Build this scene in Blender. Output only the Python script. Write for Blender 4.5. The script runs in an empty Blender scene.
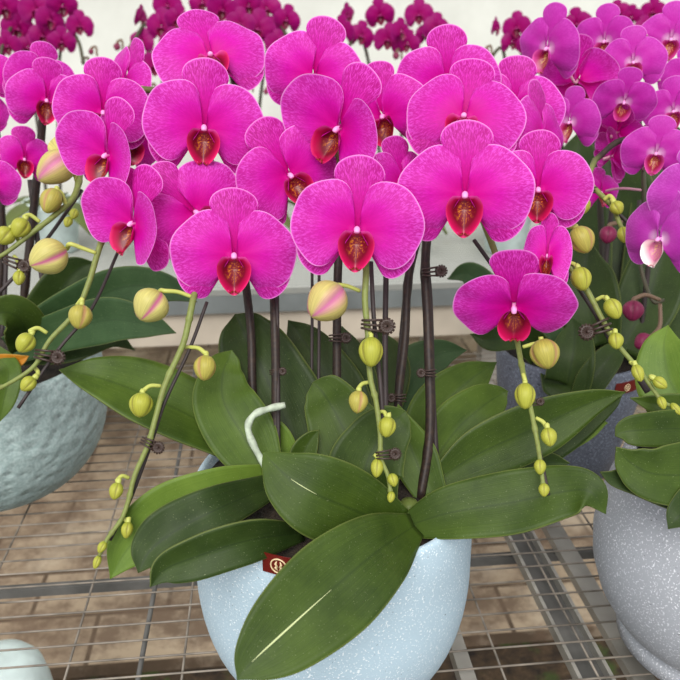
import bpy, bmesh, math, random
from mathutils import Vector, Matrix
random.seed(7)
sc = bpy.context.scene
COL = sc.collection
PI = math.pi

# ------------------------------------------------------------------ camera
H = 0.60; F = 750.0; PITCH = math.radians(22.5); YAW = math.radians(5.8)
cam = bpy.data.cameras.new('camera'); cam.sensor_width = 36; cam.lens = F / 680 * 36
camo = bpy.data.objects.new('camera', cam); COL.objects.link(camo)
camo.location = (0, 0, H); camo.rotation_euler = (PI / 2 - PITCH, 0, -YAW)
sc.camera = camo
cam.clip_start = 0.01
cam.dof.use_dof = True; cam.dof.focus_distance = 0.66; cam.dof.aperture_fstop = 10.0
CP = Vector((0, 0, H))
FW = Vector((math.sin(YAW) * math.cos(PITCH), math.cos(YAW) * math.cos(PITCH), -math.sin(PITCH)))
RT = Vector((math.cos(YAW), -math.sin(YAW), 0)); UP = RT.cross(FW)

def ray(px, py): return FW + RT * ((px - 340) / F) - UP * ((py - 340) / F)
def P(px, py, d): return CP + ray(px, py) * d          # a point of the place, seen at (px, py), d metres deep
def PZ(px, py, z):                                      # the point of a level plane
    r = ray(px, py); return CP + r * ((z - H) / r.z)

# ------------------------------------------------------------------ materials
def lin(c):
    out = []
    for v in c[:3]:
        v /= 255.0
        out.append(v / 12.92 if v <= 0.04045 else ((v + 0.055) / 1.055) ** 2.4)
    return (*out, 1)

class NM:
    def __init__(s, name):
        s.m = bpy.data.materials.new(name); s.m.use_nodes = True
        s.t = s.m.node_tree; s.n = s.t.nodes; s.b = s.n['Principled BSDF']; s.out = s.n['Material Output']
    def node(s, kind, **kw):
        n = s.n.new(kind)
        for k, v in kw.items(): setattr(n, k, v)
        return n
    def link(s, a, b): s.t.links.new(a, b)
    def tex(s, what='Object'):
        return s.node('ShaderNodeTexCoord').outputs[what]
    def mapping(s, vec, scale=(1, 1, 1)):
        m = s.node('ShaderNodeMapping'); s.link(vec, m.inputs[0]); m.inputs['Scale'].default_value = scale
        return m.outputs[0]
    def noise(s, vec, scale, detail=3, rough=.5):
        n = s.node('ShaderNodeTexNoise'); s.link(vec, n.inputs['Vector'])
        n.inputs['Scale'].default_value = scale; n.inputs['Detail'].default_value = detail; n.inputs['Roughness'].default_value = rough
        return n.outputs['Fac']
    def ramp(s, fac, stops):
        r = s.node('ShaderNodeValToRGB'); s.link(fac, r.inputs[0]); e = r.color_ramp.elements
        while len(e) < len(stops): e.new(.5)
        for el, (p, c) in zip(e, stops):
            el.position = p; el.color = c if len(c) == 4 and max(c) <= 1 else lin(c)
        return r.outputs[0]
    def mix(s, fac, a, b, mode='MIX'):
        m = s.node('ShaderNodeMix', data_type='RGBA', blend_type=mode)
        if hasattr(fac, 'is_linked'): s.link(fac, m.inputs[0])
        else: m.inputs[0].default_value = fac
        for k, v in ((6, a), (7, b)):
            if hasattr(v, 'is_linked'): s.link(v, m.inputs[k])
            else: m.inputs[k].default_value = lin(v)
        return m.outputs[2]
    def math(s, op, a, b=0.0):
        m = s.node('ShaderNodeMath', operation=op)
        for k, v in ((0, a), (1, b)):
            if hasattr(v, 'is_linked'): s.link(v, m.inputs[k])
            else: m.inputs[k].default_value = v
        return m.outputs[0]
    def sep(s, vec):
        n = s.node('ShaderNodeSeparateXYZ'); s.link(vec, n.inputs[0]); return n.outputs
    def bump(s, hgt, strength=.3, dist=.001):
        b = s.node('ShaderNodeBump'); s.link(hgt, b.inputs['Height'])
        b.inputs['Strength'].default_value = strength; b.inputs['Distance'].default_value = dist
        s.link(b.outputs[0], s.b.inputs['Normal'])
    def set(s, col=None, rough=.5, metal=0, spec=.5):
        if col is not None:
            if hasattr(col, 'is_linked'): s.link(col, s.b.inputs['Base Color'])
            else: s.b.inputs['Base Color'].default_value = lin(col)
        s.b.inputs['Roughness'].default_value = rough; s.b.inputs['Metallic'].default_value = metal
        s.b.inputs['Specular IOR Level'].default_value = spec
        return s
    def translucent(s, col, amt):
        t = s.node('ShaderNodeBsdfTranslucent')
        if hasattr(col, 'is_linked'): s.link(col, t.inputs[0])
        else: t.inputs[0].default_value = lin(col)
        m = s.node('ShaderNodeMixShader'); m.inputs[0].default_value = amt
        s.link(s.b.outputs[0], m.inputs[1]); s.link(t.outputs[0], m.inputs[2]); s.link(m.outputs[0], s.out.inputs[0])

def plain(name, c, rough=.5, metal=0, spec=.5, var=0.0, scale=40):
    k = NM(name)
    if var:
        f = k.noise(k.tex(), scale)
        k.set(k.ramp(f, [(.3, tuple(v * (1 - var) for v in c)), (.7, tuple(min(255, v * (1 + var)) for v in c))]), rough, metal, spec)
    else: k.set(c, rough, metal, spec)
    return k.m

def petal_mat(name, core, mid, outer, rim, vein, veinamt=.5, white=None, trans=.3):
    k = NM(name); uv = k.tex('UV'); x, y, _ = k.sep(uv)
    base = k.ramp(y, [(0, white or core), (.22 if white else .1, core), (.45, mid), (.88, outer), (.97, outer), (1, rim)])
    v1 = k.noise(k.mapping(uv, (80, 5, 1)), 1.0, 3, .65)
    v2 = k.noise(k.mapping(uv, (190, 15, 1)), 1.0, 2, .6)
    f = k.math('MULTIPLY', k.math('SUBTRACT', k.math('ADD', v1, v2), .86), 5.0)
    f.node.use_clamp = True
    edge = k.ramp(y, [(.0, (0, 0, 0, 1)), (.15, (.35, .35, .35, 1)), (.8, (1, 1, 1, 1)), (.955, (1, 1, 1, 1)), (.99, (.05, .05, .05, 1))])
    f2 = k.math('MULTIPLY', k.math('MULTIPLY', f, edge), veinamt)
    c = k.mix(f2, base, vein)
    k.set(c, .48, 0, .18)
    k.bump(v1, .12, .001)
    k.translucent(c, trans)
    return k.m

M = {}
M['petal'] = petal_mat('magenta_petal', (222, 4, 156), (227, 28, 190), (234, 84, 216), (252, 176, 242), (198, 0, 146), .72, None, .34)
M['sepal'] = petal_mat('magenta_sepal', (220, 4, 150), (220, 26, 178), (230, 74, 206), (250, 160, 236), (180, 0, 128), .85, None, .34)
M['petal_pale'] = petal_mat('orchid_pink_petal', (212, 70, 190), (204, 46, 178), (208, 70, 192), (236, 150, 228), (182, 24, 156), .5, (246, 214, 240))
M['petal_lilac'] = petal_mat('lilac_petal', (206, 80, 196), (200, 62, 188), (206, 90, 200), (236, 160, 232), (176, 30, 160), .5, (250, 226, 246))
M['petal_dark'] = petal_mat('purple_petal', (158, 0, 98), (164, 0, 112), (158, 10, 118), (190, 60, 150), (140, 0, 84), .5)

def lip_mat(name, deep, margin, gold, pinkrim=(226, 84, 180)):
    k = NM(name); uv = k.tex('UV'); x, y, _ = k.sep(uv)
    c = k.ramp(y, [(0, deep), (.62, deep), (.9, margin), (1, tuple(min(255, v + 40) for v in margin))])
    st = k.noise(k.mapping(uv, (24, 5, 1)), 1.0, 2, .6)
    fs = k.math('MULTIPLY', k.math('SUBTRACT', st, .52), 9.0); fs.node.use_clamp = True
    mask = k.ramp(y, [(.08, (1, 1, 1, 1)), (.4, (.9, .9, .9, 1)), (.62, (0, 0, 0, 1))])
    c2 = k.mix(k.math('MULTIPLY', fs, mask), c, gold)
    top = k.ramp(x, [(.04, (0, 0, 0, 1)), (.14, (1, 1, 1, 1)), (.36, (1, 1, 1, 1)), (.46, (0, 0, 0, 1))])
    c2 = k.mix(k.math('MULTIPLY', top, k.ramp(y, [(.78, (0, 0, 0, 1)), (.97, (.85, .85, .85, 1))])), c2, pinkrim)
    k.set(c2, .35, 0, .4); return k.m
M['lip'] = lip_mat('crimson_lip', (112, 2, 34), (196, 8, 84), (196, 110, 20))
M['lip_pale'] = lip_mat('pale_pink_lip', (150, 20, 60), (206, 60, 150), (230, 190, 110))
M['lip_white'] = lip_mat('white_lip', (200, 110, 150), (250, 232, 226), (226, 190, 120))
M['lip_dark'] = lip_mat('dark_lip', (90, 0, 40), (130, 0, 66), (120, 30, 40))
M['column'] = plain('column_pink', (244, 160, 220), .35)
M['column_dark'] = plain('column_plum', (190, 60, 140), .4)

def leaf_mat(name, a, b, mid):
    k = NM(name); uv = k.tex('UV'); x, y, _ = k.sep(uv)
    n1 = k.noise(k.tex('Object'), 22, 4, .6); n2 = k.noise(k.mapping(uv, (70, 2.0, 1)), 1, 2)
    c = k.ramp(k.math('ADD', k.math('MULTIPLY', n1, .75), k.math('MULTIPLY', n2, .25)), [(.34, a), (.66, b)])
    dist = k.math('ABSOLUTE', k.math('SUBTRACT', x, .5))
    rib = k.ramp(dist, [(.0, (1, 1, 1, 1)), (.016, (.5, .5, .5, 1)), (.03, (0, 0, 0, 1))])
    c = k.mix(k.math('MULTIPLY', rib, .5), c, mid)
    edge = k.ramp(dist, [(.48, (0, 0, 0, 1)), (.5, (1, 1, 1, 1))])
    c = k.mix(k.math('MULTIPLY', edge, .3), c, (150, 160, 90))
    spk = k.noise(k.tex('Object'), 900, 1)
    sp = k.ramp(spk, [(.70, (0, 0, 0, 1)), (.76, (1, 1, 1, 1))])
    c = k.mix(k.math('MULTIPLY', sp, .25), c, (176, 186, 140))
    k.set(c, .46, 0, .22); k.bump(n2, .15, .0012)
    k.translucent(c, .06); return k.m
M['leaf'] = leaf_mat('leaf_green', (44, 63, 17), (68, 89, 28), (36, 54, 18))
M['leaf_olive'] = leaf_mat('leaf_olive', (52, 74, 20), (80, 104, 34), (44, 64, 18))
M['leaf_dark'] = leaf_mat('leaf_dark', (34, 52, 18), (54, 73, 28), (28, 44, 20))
M['leaf_light'] = leaf_mat('leaf_light', (78, 106, 32), (106, 132, 50), (70, 94, 32))
M['leaf_far'] = leaf_mat('leaf_bluish', (48, 74, 42), (68, 94, 58), (44, 66, 38))
M['leaf_dead'] = leaf_mat('leaf_orange', (150, 92, 20), (196, 130, 30), (130, 80, 30))
M['scar'] = plain('leaf_scratch', (196, 206, 150), .6)
M['root'] = plain('aerial_root', (176, 188, 168), .6, var=.12, scale=120)

def stem_mat(name, lowc, highc):
    k = NM(name); x, y, _ = k.sep(k.tex('UV'))
    c = k.ramp(y, [(.47, lowc), (.55, highc)])
    n = k.noise(k.tex('Object'), 260, 3)
    c = k.mix(k.ramp(n, [(.4, (0, 0, 0, 1)), (.75, (.35, .35, .35, 1))]), c, (88, 66, 44))
    k.set(c, .5, 0, .4); return k.m
M['stem'] = stem_mat('spike_stem', (38, 28, 26), (126, 138, 72))
M['stem_far'] = stem_mat('far_stem', (48, 46, 38), (70, 70, 52))
M['pedicel'] = plain('pedicel_green', (186, 192, 96), .5)
M['pedicel_pink'] = plain('pedicel_pink', (206, 150, 170), .5)
M['pedicel_brown'] = plain('pedicel_brown', (120, 96, 76), .5)
M['stake'] = plain('stake_wire', (52, 42, 42), .55, var=.15)
M['clip'] = plain('clip_brown', (58, 42, 36), .45)

def bud_mat(name, body, tipc, fur, furw, famt):
    k = NM(name); uv = k.tex('UV'); x, y, _ = k.sep(uv)
    st = k.noise(k.mapping(uv, (40, 1.6, 1)), 1, 2)
    c = k.ramp(st, [(.35, tuple(v * .86 for v in body)), (.65, body)])
    c = k.mix(k.ramp(y, [(.0, (.8, .8, .8, 1)), (.35, (0, 0, 0, 1))]), c, tipc)
    # x runs 0..3 round the bud; a furrow at each whole number
    fr = k.math('ABSOLUTE', k.math('SUBTRACT', k.math('FRACT', k.math('ADD', x, .5)), .5))
    f = k.ramp(fr, [(0, (1, 1, 1, 1)), (furw, (0, 0, 0, 1))])
    c = k.mix(k.math('MULTIPLY', f, famt), c, fur)
    k.set(c, .42, 0, .35); k.bump(st, .25, .001); k.translucent(c, .12); return k.m
M['bud_big'] = bud_mat('bud_cream', (214, 204, 120), (180, 182, 76), (190, 80, 140), .13, .95)
M['bud_blush'] = bud_mat('bud_blush', (216, 200, 120), (190, 190, 90), (206, 100, 165), .3, .9)
M['bud'] = bud_mat('bud_green', (186, 188, 70), (150, 164, 52), (120, 106, 50), .07, .7)
M['bud_tan'] = bud_mat('bud_tan', (190, 180, 84), (160, 158, 66), (184, 130, 100), .14, .8)
M['bud_red'] = bud_mat('bud_red', (142, 40, 84), (112, 52, 66), (96, 16, 50), .1, .6)

def speck_mat(name, base, light, dark, la=.62, da=.7, bumpy=.35, sc1=330):
    k = NM(name); o = k.tex('Object')
    n1 = k.noise(o, sc1, 1.5); n2 = k.noise(o, sc1 * .8, 1.5); n0 = k.noise(o, 9, 3)
    n2.node.inputs['Distortion'].default_value = .6
    c = k.ramp(n0, [(.3, tuple(v * .95 for v in base)), (.7, base)])
    c = k.mix(k.ramp(n1, [(la, (0, 0, 0, 1)), (la + .05, (1, 1, 1, 1))]), c, light)
    c = k.mix(k.ramp(n2, [(da, (0, 0, 0, 1)), (da + .03, (1, 1, 1, 1))]), c, dark)
    k.set(c, .55, 0, .4); k.bump(n1, bumpy, .0015); return k.m
M['pot_blue'] = speck_mat('pot_blue_glaze', (186, 210, 224), (232, 242, 248), (110, 124, 134), .61, .735, .3, 520)
M['pot_grey'] = speck_mat('pot_grey_glaze', (176, 180, 188), (226, 228, 234), (122, 124, 130), .60, .73, .3, 520)
M['pot_slate'] = speck_mat('pot_slate', (100, 106, 120), (124, 132, 146), (62, 66, 76), .56, .66, .6, 330)
M['pot_white'] = plain('pot_pale', (206, 222, 220), .6, var=.05)
def teal():
    k = NM('pot_teal'); o = k.tex('Object'); v = k.node('ShaderNodeTexVoronoi', feature='SMOOTH_F1'); v.inputs['Scale'].default_value = 62
    k.link(k.mapping(o, (1, 1, 1.3)), v.inputs['Vector']); n = k.noise(o, 300, 2)
    c = k.ramp(n, [(.35, (152, 174, 172)), (.68, (184, 202, 200))])
    k.set(c, .55, 0, .4); k.bump(v.outputs['Distance'], .55, .008); return k.m
M['pot_teal'] = teal()
def bark():
    k = NM('bark_mix'); n = k.noise(k.tex(), 70, 5, .7)
    k.set(k.ramp(n, [(.3, (24, 20, 16)), (.7, (66, 54, 42))]), .9); k.bump(n, 1, .01); return k.m
M['bark'] = bark()
M['tag'] = plain('tag_red', (104, 22, 16), .35)
M['tag_gold'] = plain('tag_cream', (238, 214, 170), .4)
M['wire'] = plain('wire_zinc', (128, 120, 110), .55, .2, var=.25, scale=30)
M['steel'] = plain('bench_steel', (166, 163, 155), .5, .4, var=.12, scale=14)
M['steel_dark'] = plain('bench_channel', (98, 97, 94), .6, .2, var=.15, scale=20)

def paving():
    k = NM('paving'); o = k.tex('Object')
    b = k.node('ShaderNodeTexBrick'); k.link(o, b.inputs['Vector'])
    b.inputs['Scale'].default_value = 1.0; b.inputs['Brick Width'].default_value = .30; b.inputs['Row Height'].default_value = .15
    b.inputs['Mortar Size'].default_value = .006; b.inputs['Mortar Smooth'].default_value = .3
    b.inputs['Color1'].default_value = lin((176, 158, 134)); b.inputs['Color2'].default_value = lin((158, 140, 118)); b.inputs['Mortar'].default_value = lin((90, 76, 62))
    n = k.noise(o, 7, 8, .72); n2 = k.noise(o, 4, 6, .65)
    c = k.mix(k.ramp(n, [(.42, (0, 0, 0, 1)), (.58, (.9, .9, .9, 1))]), b.outputs['Color'], (112, 94, 78))
    c = k.mix(k.ramp(n2, [(.52, (0, 0, 0, 1)), (.66, (.5, .5, .5, 1))]), c, (200, 186, 164))
    k.set(c, .9, 0, .2); k.bump(n, .5, .01); return k.m
M['paving'] = paving()
def soil():
    k = NM('soil'); o = k.tex('Object'); n = k.noise(o, 26, 6, .7); g = k.noise(o, 14, 4)
    c = k.ramp(n, [(.35, (34, 26, 18)), (.62, (84, 66, 46)), (.75, (140, 120, 96))])
    c = k.mix(k.ramp(g, [(.56, (0, 0, 0, 1)), (.66, (.8, .8, .8, 1))]), c, (62, 84, 30))
    k.set(c, .95); k.bump(n, 1, .02); return k.m
M['soil'] = soil()
def wallm():
    k = NM('wall_plaster'); n = k.noise(k.tex('Object'), 3, 5, .6)
    k.set(k.ramp(n, [(.3, (206, 208, 200)), (.7, (226, 228, 221))]), .9); return k.m
M['wall'] = wallm()
def ribbed():
    k = NM('ribbed_sheet'); o = k.tex('Object'); w = k.node('ShaderNodeTexWave', bands_direction='Y'); w.inputs['Scale'].default_value = 14; k.link(o, w.inputs[0])
    n = k.noise(o, 12, 4)
    c = k.ramp(w.outputs['Fac'], [(.1, (140, 142, 137)), (.5, (178, 180, 174))])
    c = k.mix(k.ramp(n, [(.6, (0, 0, 0, 1)), (.75, (.3, .3, .3, 1))]), c, (170, 164, 146))
    k.set(c, .6); k.bump(w.outputs['Fac'], .6, .01); return k.m
M['ribbed'] = ribbed()
M['fascia'] = plain('bench_fascia', (190, 180, 164), .7, var=.08, scale=6)
M['fascia_dark'] = plain('bench_edge', (112, 118, 118), .6, var=.1, scale=8)

# ------------------------------------------------------------------ helpers
def finish(bm, name, mat, parent=None, smooth=True, origin=None):
    bmesh.ops.recalc_face_normals(bm, faces=bm.faces)
    return finish_raw(bm, name, mat, parent, smooth, origin)
def finish_raw(bm, name, mat, parent=None, smooth=True, origin=None):
    if origin is not None: bmesh.ops.translate(bm, verts=bm.verts, vec=-Vector(origin))
    me = bpy.data.meshes.new(name); bm.to_mesh(me); bm.free()
    if smooth:
        for p in me.polygons: p.use_smooth = True
    for mm in (mat if isinstance(mat, (list, tuple)) else [mat]): me.materials.append(mm)
    o = bpy.data.objects.new(name, me); COL.objects.link(o)
    if origin is not None: o.location = origin
    if parent is not None: adopt(o, parent)
    return o
WORLD = {}
def adopt(o, parent):
    o.parent = parent; o.matrix_parent_inverse = WORLD[parent].inverted()
def empty(name, mat, parent=None):
    o = bpy.data.objects.new(name, None); COL.objects.link(o); o.empty_display_size = .01
    mat = mat if isinstance(mat, Matrix) else Matrix.Translation(mat)
    WORLD[o] = mat; o.matrix_basis = mat
    if parent is not None: adopt(o, parent)
    return o
def tag(o, label, cat, group=None, kind=None):
    if label: o['label'] = label
    if cat: o['category'] = cat
    if group: o['group'] = group
    if kind: o['kind'] = kind
    return o
def thing(name, loc, label, cat, group=None):
    return tag(empty(name, Vector(loc)), label, cat, group)

def spline(pts, n):
    """Catmull-Rom through tuples of any length, n samples per span"""
    pts = [tuple(p) for p in pts]; m = len(pts[0]); out = []
    ext = [tuple(2 * a - b for a, b in zip(pts[0], pts[1]))] + pts + [tuple(2 * a - b for a, b in zip(pts[-1], pts[-2]))]
    for i in range(1, len(ext) - 2):
        p0, p1, p2, p3 = ext[i - 1:i + 3]
        for k in range(n):
            t = k / n
            out.append(tuple(.5 * ((2 * p1[j]) + (-p0[j] + p2[j]) * t + (2 * p0[j] - 5 * p1[j] + 4 * p2[j] - p3[j]) * t * t + (-p0[j] + 3 * p1[j] - 3 * p2[j] + p3[j]) * t ** 3) for j in range(m)))
    out.append(pts[-1]); return out

def tube_bm(bm, pts, radii, seg=8, vmap=None, cap=True):
    uvl = bm.loops.layers.uv.verify(); n = len(pts); pts = [Vector(p) for p in pts]
    up = Vector((.3, .2, .9)); rings = []; prev = None
    for i in range(n):
        t = (pts[min(i + 1, n - 1)] - pts[max(i - 1, 0)]).normalized()
        a = (prev - t * prev.dot(t)) if prev is not None else t.orthogonal()
        if a.length < 1e-6: a = t.orthogonal()
        a.normalize(); prev = a; b = t.cross(a); r = radii[i] if hasattr(radii, '__len__') else radii
        rings.append([bm.verts.new(pts[i] + (a * math.cos(2 * PI * k / seg) + b * math.sin(2 * PI * k / seg)) * r) for k in range(seg)])
    for i in range(n - 1):
        for k in range(seg):
            f = bm.faces.new((rings[i][k], rings[i][(k + 1) % seg], rings[i + 1][(k + 1) % seg], rings[i + 1][k]))
            for l, (u, vi) in zip(f.loops, ((k, i), (k + 1, i), (k + 1, i + 1), (k, i + 1))):
                l[uvl].uv = (u / seg, vmap[vi] if vmap else vi / (n - 1))
    if cap:
        for rr, v in ((rings[0], 0), (rings[-1], 1)):
            f = bm.faces.new(rr)
            for l in f.loops: l[uvl].uv = (.5, vmap[-v] if vmap else v)
def tube(name, pts, radii, mat, parent=None, seg=8, vmap=None):
    bm = bmesh.new(); tube_bm(bm, pts, radii, seg, vmap); return finish(bm, name, mat, parent)
def box_bm(bm, c, s, rotz=0.0):
    m = Matrix.Translation(Vector(c)) @ Matrix.Rotation(rotz, 4, 'Z') @ Matrix.Diagonal((*s, 1))
    return bmesh.ops.create_cube(bm, size=1, matrix=m)
def lathe(name, prof, mat, origin, parent=None, seg=72):
    bm = bmesh.new(); rings = []
    for r, z in prof:
        if r < 1e-6: rings.append([bm.verts.new((0, 0, z))])
        else: rings.append([bm.verts.new((r * math.cos(2 * PI * k / seg), r * math.sin(2 * PI * k / seg), z)) for k in range(seg)])
    for a, b in zip(rings, rings[1:]):
        for k in range(seg):
            k2 = (k + 1) % seg
            if len(a) == 1: bm.faces.new((a[0], b[k], b[k2]))
            elif len(b) == 1: bm.faces.new((a[k], a[k2], b[0]))
            else: bm.faces.new((a[k], a[k2], b[k2], b[k]))
    bmesh.ops.recalc_face_normals(bm, faces=bm.faces)
    bmesh.ops.translate(bm, verts=bm.verts, vec=Vector(origin))
    return finish_raw(bm, name, mat, parent, True, origin)

# ------------------------------------------------------------------ flower meshes (unit = span of the two petals)
PETAL = [(.02, .02), (.026, .10), (.032, .19), (.045, .27), (.085, .345), (.15, .385), (.22, .385), (.30, .355), (.38, .295), (.445, .21), (.485, .11), (.497, .01), (.485, -.08), (.45, -.165), (.395, -.23), (.33, -.272), (.265, -.285), (.205, -.265), (.155, -.22), (.115, -.16), (.08, -.095), (.045, -.04), (.02, -.02)]
DORSAL = [(.03, .0), (.028, .10), (.04, .17), (.09, .25), (.15, .33), (.185, .40), (.19, .455), (.165, .52), (.11, .565), (.04, .583), (-.04, .583), (-.11, .565), (-.165, .52), (-.19, .455), (-.185, .40), (-.15, .33), (-.09, .25), (-.04, .17), (-.028, .10), (-.03, .0)]
PETAL = [(x, z * .93 if z > 0 else z) for x, z in PETAL]; DORSAL = [(x, z * .92) for x, z in DORSAL]
def resample(poly, n):
    pl = spline([(*p,) for p in poly], 6); L = [0]
    for a, b in zip(pl, pl[1:]): L.append(L[-1] + math.hypot(b[0] - a[0], b[1] - a[1]))
    out = []
    for i in range(n):
        t = L[-1] * i / (n - 1); j = 0
        while j < len(L) - 2 and L[j + 1] < t: j += 1
        f = (t - L[j]) / max(1e-9, L[j + 1] - L[j])
        out.append(tuple(a + (b - a) * f for a, b in zip(pl[j], pl[j + 1])))
    return out
def fan_mesh(name, poly, base, depth_fn, mat, flip=1, na=44, nr=11, wob=0, seed=0):
    rnd = random.Random(seed); ph = [rnd.uniform(0, 6.28) for _ in range(4)]
    out = resample(poly, na); bm = bmesh.new(); uvl = bm.loops.layers.uv.verify(); rows = []
    for j in range(nr + 1):
        r = (j / nr) ** .85; row = []
        for i, (x, z) in enumerate(out):
            a = i / (na - 1) * 6.28
            k = 1 + (.018 * math.sin(2 * a + ph[0]) + .012 * math.sin(5 * a + ph[1])) * r * wob
            px = base[0] + (x - base[0]) * r * k; pz = base[1] + (z - base[1]) * r * k
            y = depth_fn(px, pz, r, i / (na - 1)) + wob * r * r * (.018 * math.sin(2 * a + ph[2]) + .009 * math.sin(5 * a + ph[3]))
            row.append((bm.verts.new((px * flip, y, pz)), (i / (na - 1), j / nr)))
        rows.append(row)
    for a, b in zip(rows, rows[1:]):
        for i in range(na - 1):
            q = [a[i], a[i + 1], b[i + 1], b[i]]
            if flip < 0: q.reverse()
            f = bm.faces.new([v for v, _ in q])
            for l, (_, uv) in zip(f.loops, q): l[uvl].uv = uv
    bmesh.ops.remove_doubles(bm, verts=bm.verts, dist=1e-5)
    bmesh.ops.recalc_face_normals(bm, faces=bm.faces)
    me = bpy.data.meshes.new(name); bm.to_mesh(me); bm.free()
    for p in me.polygons: p.use_smooth = True
    me.materials.append(mat); return me
def lip_mesh(mat):
    # a cup of two upturned side lobes that runs into a pointed tongue
    bm = bmesh.new(); uvl = bm.loops.layers.uv.verify(); na, nr = 36, 9; rows = []
    for j in range(nr + 1):
        r = j / nr; row = []
        for i in range(na):
            a = 2 * PI * i / na; c, s = math.cos(a), math.sin(a)
            rx = .135 * (1 - .35 * max(0, -s) ** 2); rz = .135 if s > 0 else .205
            x = rx * c * r; z = -.115 + rz * s * r
            side = abs(c) ** 1.5
            y = .012 - .14 * r ** 2.2 * side - .03 * r ** 1.5 * max(0, s) - .10 * r * max(0, -s) ** 1.2 - .015
            if s < -.8 and r > .8: y += .02 * (r - .8) / .2
            if s > .75: z -= .035 * r * (s - .75) / .25
            row.append((bm.verts.new((x, y, z)), (i / na, r)))
        rows.append(row)
    for a, b in zip(rows, rows[1:]):
        for i in range(na):
            k = (i + 1) % na
            q = [a[i], a[k], b[k], b[i]]; f = bm.faces.new([v for v, _ in q])
            us = (i / na, (i + 1) / na, (i + 1) / na, i / na)
            for l, (_, uv), u in zip(f.loops, q, us): l[uvl].uv = (u, uv[1])
    bmesh.ops.remove_doubles(bm, verts=bm.verts, dist=1e-5)
    # yellow callus ridge and two tendrils at the tip
    for sx in (-1, 1):
        tube_bm(bm, [(sx * .008, -.10, -.285), (sx * .03, -.125, -.30), (sx * .045, -.12, -.275)], [.008, .006, .003], 5)
    bmesh.ops.recalc_face_normals(bm, faces=bm.faces)
    me = bpy.data.meshes.new('lip'); bm.to_mesh(me); bm.free()
    for p in me.polygons: p.use_smooth = True
    me.materials.append(mat); return me
def column_mesh(mat):
    bm = bmesh.new()
    pts = spline([(0, .01, .0), (0, -.035, .0), (0, -.06, -.012), (0, -.07, -.032)], 5)
    n = len(pts); tube_bm(bm, pts, [.016 + .008 * math.sin(PI * i / (n - 1) * .9) - (.012 if i == n - 1 else 0) for i in range(n)], 12)
    bmesh.ops.recalc_face_normals(bm, faces=bm.faces)
    me = bpy.data.meshes.new('column'); bm.to_mesh(me); bm.free()
    for p in me.polygons: p.use_smooth = True
    me.materials.append(mat); return me
def rot_poly(poly, ang, sx=1, sz=1):
    c, s = math.cos(ang), math.sin(ang)
    return [(x * sx * c - z * sz * s, x * sx * s + z * sz * c) for x, z in poly]
def petal_depth(cup):
    def fn(x, z, r, u):
        rr = math.hypot(x, z)
        return -.005 - .045 * math.sin(PI * min(1, r)) + cup * rr * rr - .012 * math.exp(-((u - .52) / .06) ** 2) * r
    return fn
def sepal_depth(x, z, r, u): return .022 + .03 * r * r - .03 * math.sin(PI * r) * (1 - (2 * u - 1) ** 2)
STYLES = {'magenta': ('petal', 'sepal', 'lip', 'column'), 'pink': ('petal_pale', 'petal_pale', 'lip_pale', 'column'),
          'lilac': ('petal_lilac', 'petal_lilac', 'lip_white', 'column'), 'purple': ('petal_dark', 'petal_dark', 'lip_dark', 'column_dark')}
FL = {}
def flower_set(style, var):
    key = (style, var)
    if key in FL: return FL[key]
    pm, sm, lm, cm = (M[k] for k in STYLES[style]); res = style == 'purple'
    na, nr = (20, 4) if res else (44, 11)
    cup = (.10, -.14, .22, -.85)[var]
    out = [('petal', fan_mesh('petal', PETAL, (.012, .0), petal_depth(cup), pm, s, na, nr, 1, var * 10 + s)) for s in (1, -1)]
    out.append(('sepal', fan_mesh('sepal', DORSAL, (0, 0), sepal_depth, sm, 1, na, nr, .6, var)))
    lat = rot_poly(DORSAL, math.radians(122), .9, .92)
    for s in (1, -1):
        out.append(('sepal', fan_mesh('sepal', lat, (0, 0), sepal_depth, sm, -s, na, nr, .6, var + 5)))
    out.append(('lip', lip_mesh(lm))); out.append(('column', column_mesh(cm)))
    FL[key] = out; return out
def face_matrix(px, py, d, yaw, pitch, roll, scale):
    p = P(px, py, d); n0 = -ray(px, py).normalized(); r0 = UP.cross(n0).normalized(); u0 = n0.cross(r0)
    R = Matrix((r0, -n0, u0)).transposed()
    R = R @ Matrix.Rotation(math.radians(yaw), 3, 'Z') @ Matrix.Rotation(math.radians(-pitch), 3, 'X') @ Matrix.Rotation(math.radians(-roll), 3, 'Y')
    return Matrix.Translation(p) @ R.to_4x4() @ Matrix.Diagonal((*scale, 1))
nfl = [0]
def flower(plant, spike, px, py, w, d, yaw=0, pitch=0, roll=0, style='magenta', var=None, sx=1.0, label=None):
    nfl[0] += 1; var = nfl[0] % 3 if var is None else var
    s = w * d / F; m = face_matrix(px, py, d, yaw, pitch, roll, (s * sx, s, s))
    e = empty('flower', m, plant)
    if label: e['label'] = label
    for nm, me in flower_set(style, var):
        o = bpy.data.objects.new(nm, me); COL.objects.link(o); o.parent = e
    if spike:
        a = m @ Vector((0, .02, 0)); b = m @ Vector((0, .16, -.02))
        q = min((Vector(v[:3]) for v in spike), key=lambda v: (v - b).length + 6 * abs((v - b).length - .02))
        t = tube('pedicel', [Vector(v) for v in spline([tuple(a), tuple(b), tuple((b + q) / 2 + Vector((0, 0, .004))), tuple(q)], 4)], .0016, M['pedicel_pink'])
        t.parent = e; t.matrix_parent_inverse = m.inverted()
    return e
FAR = {}
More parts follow.
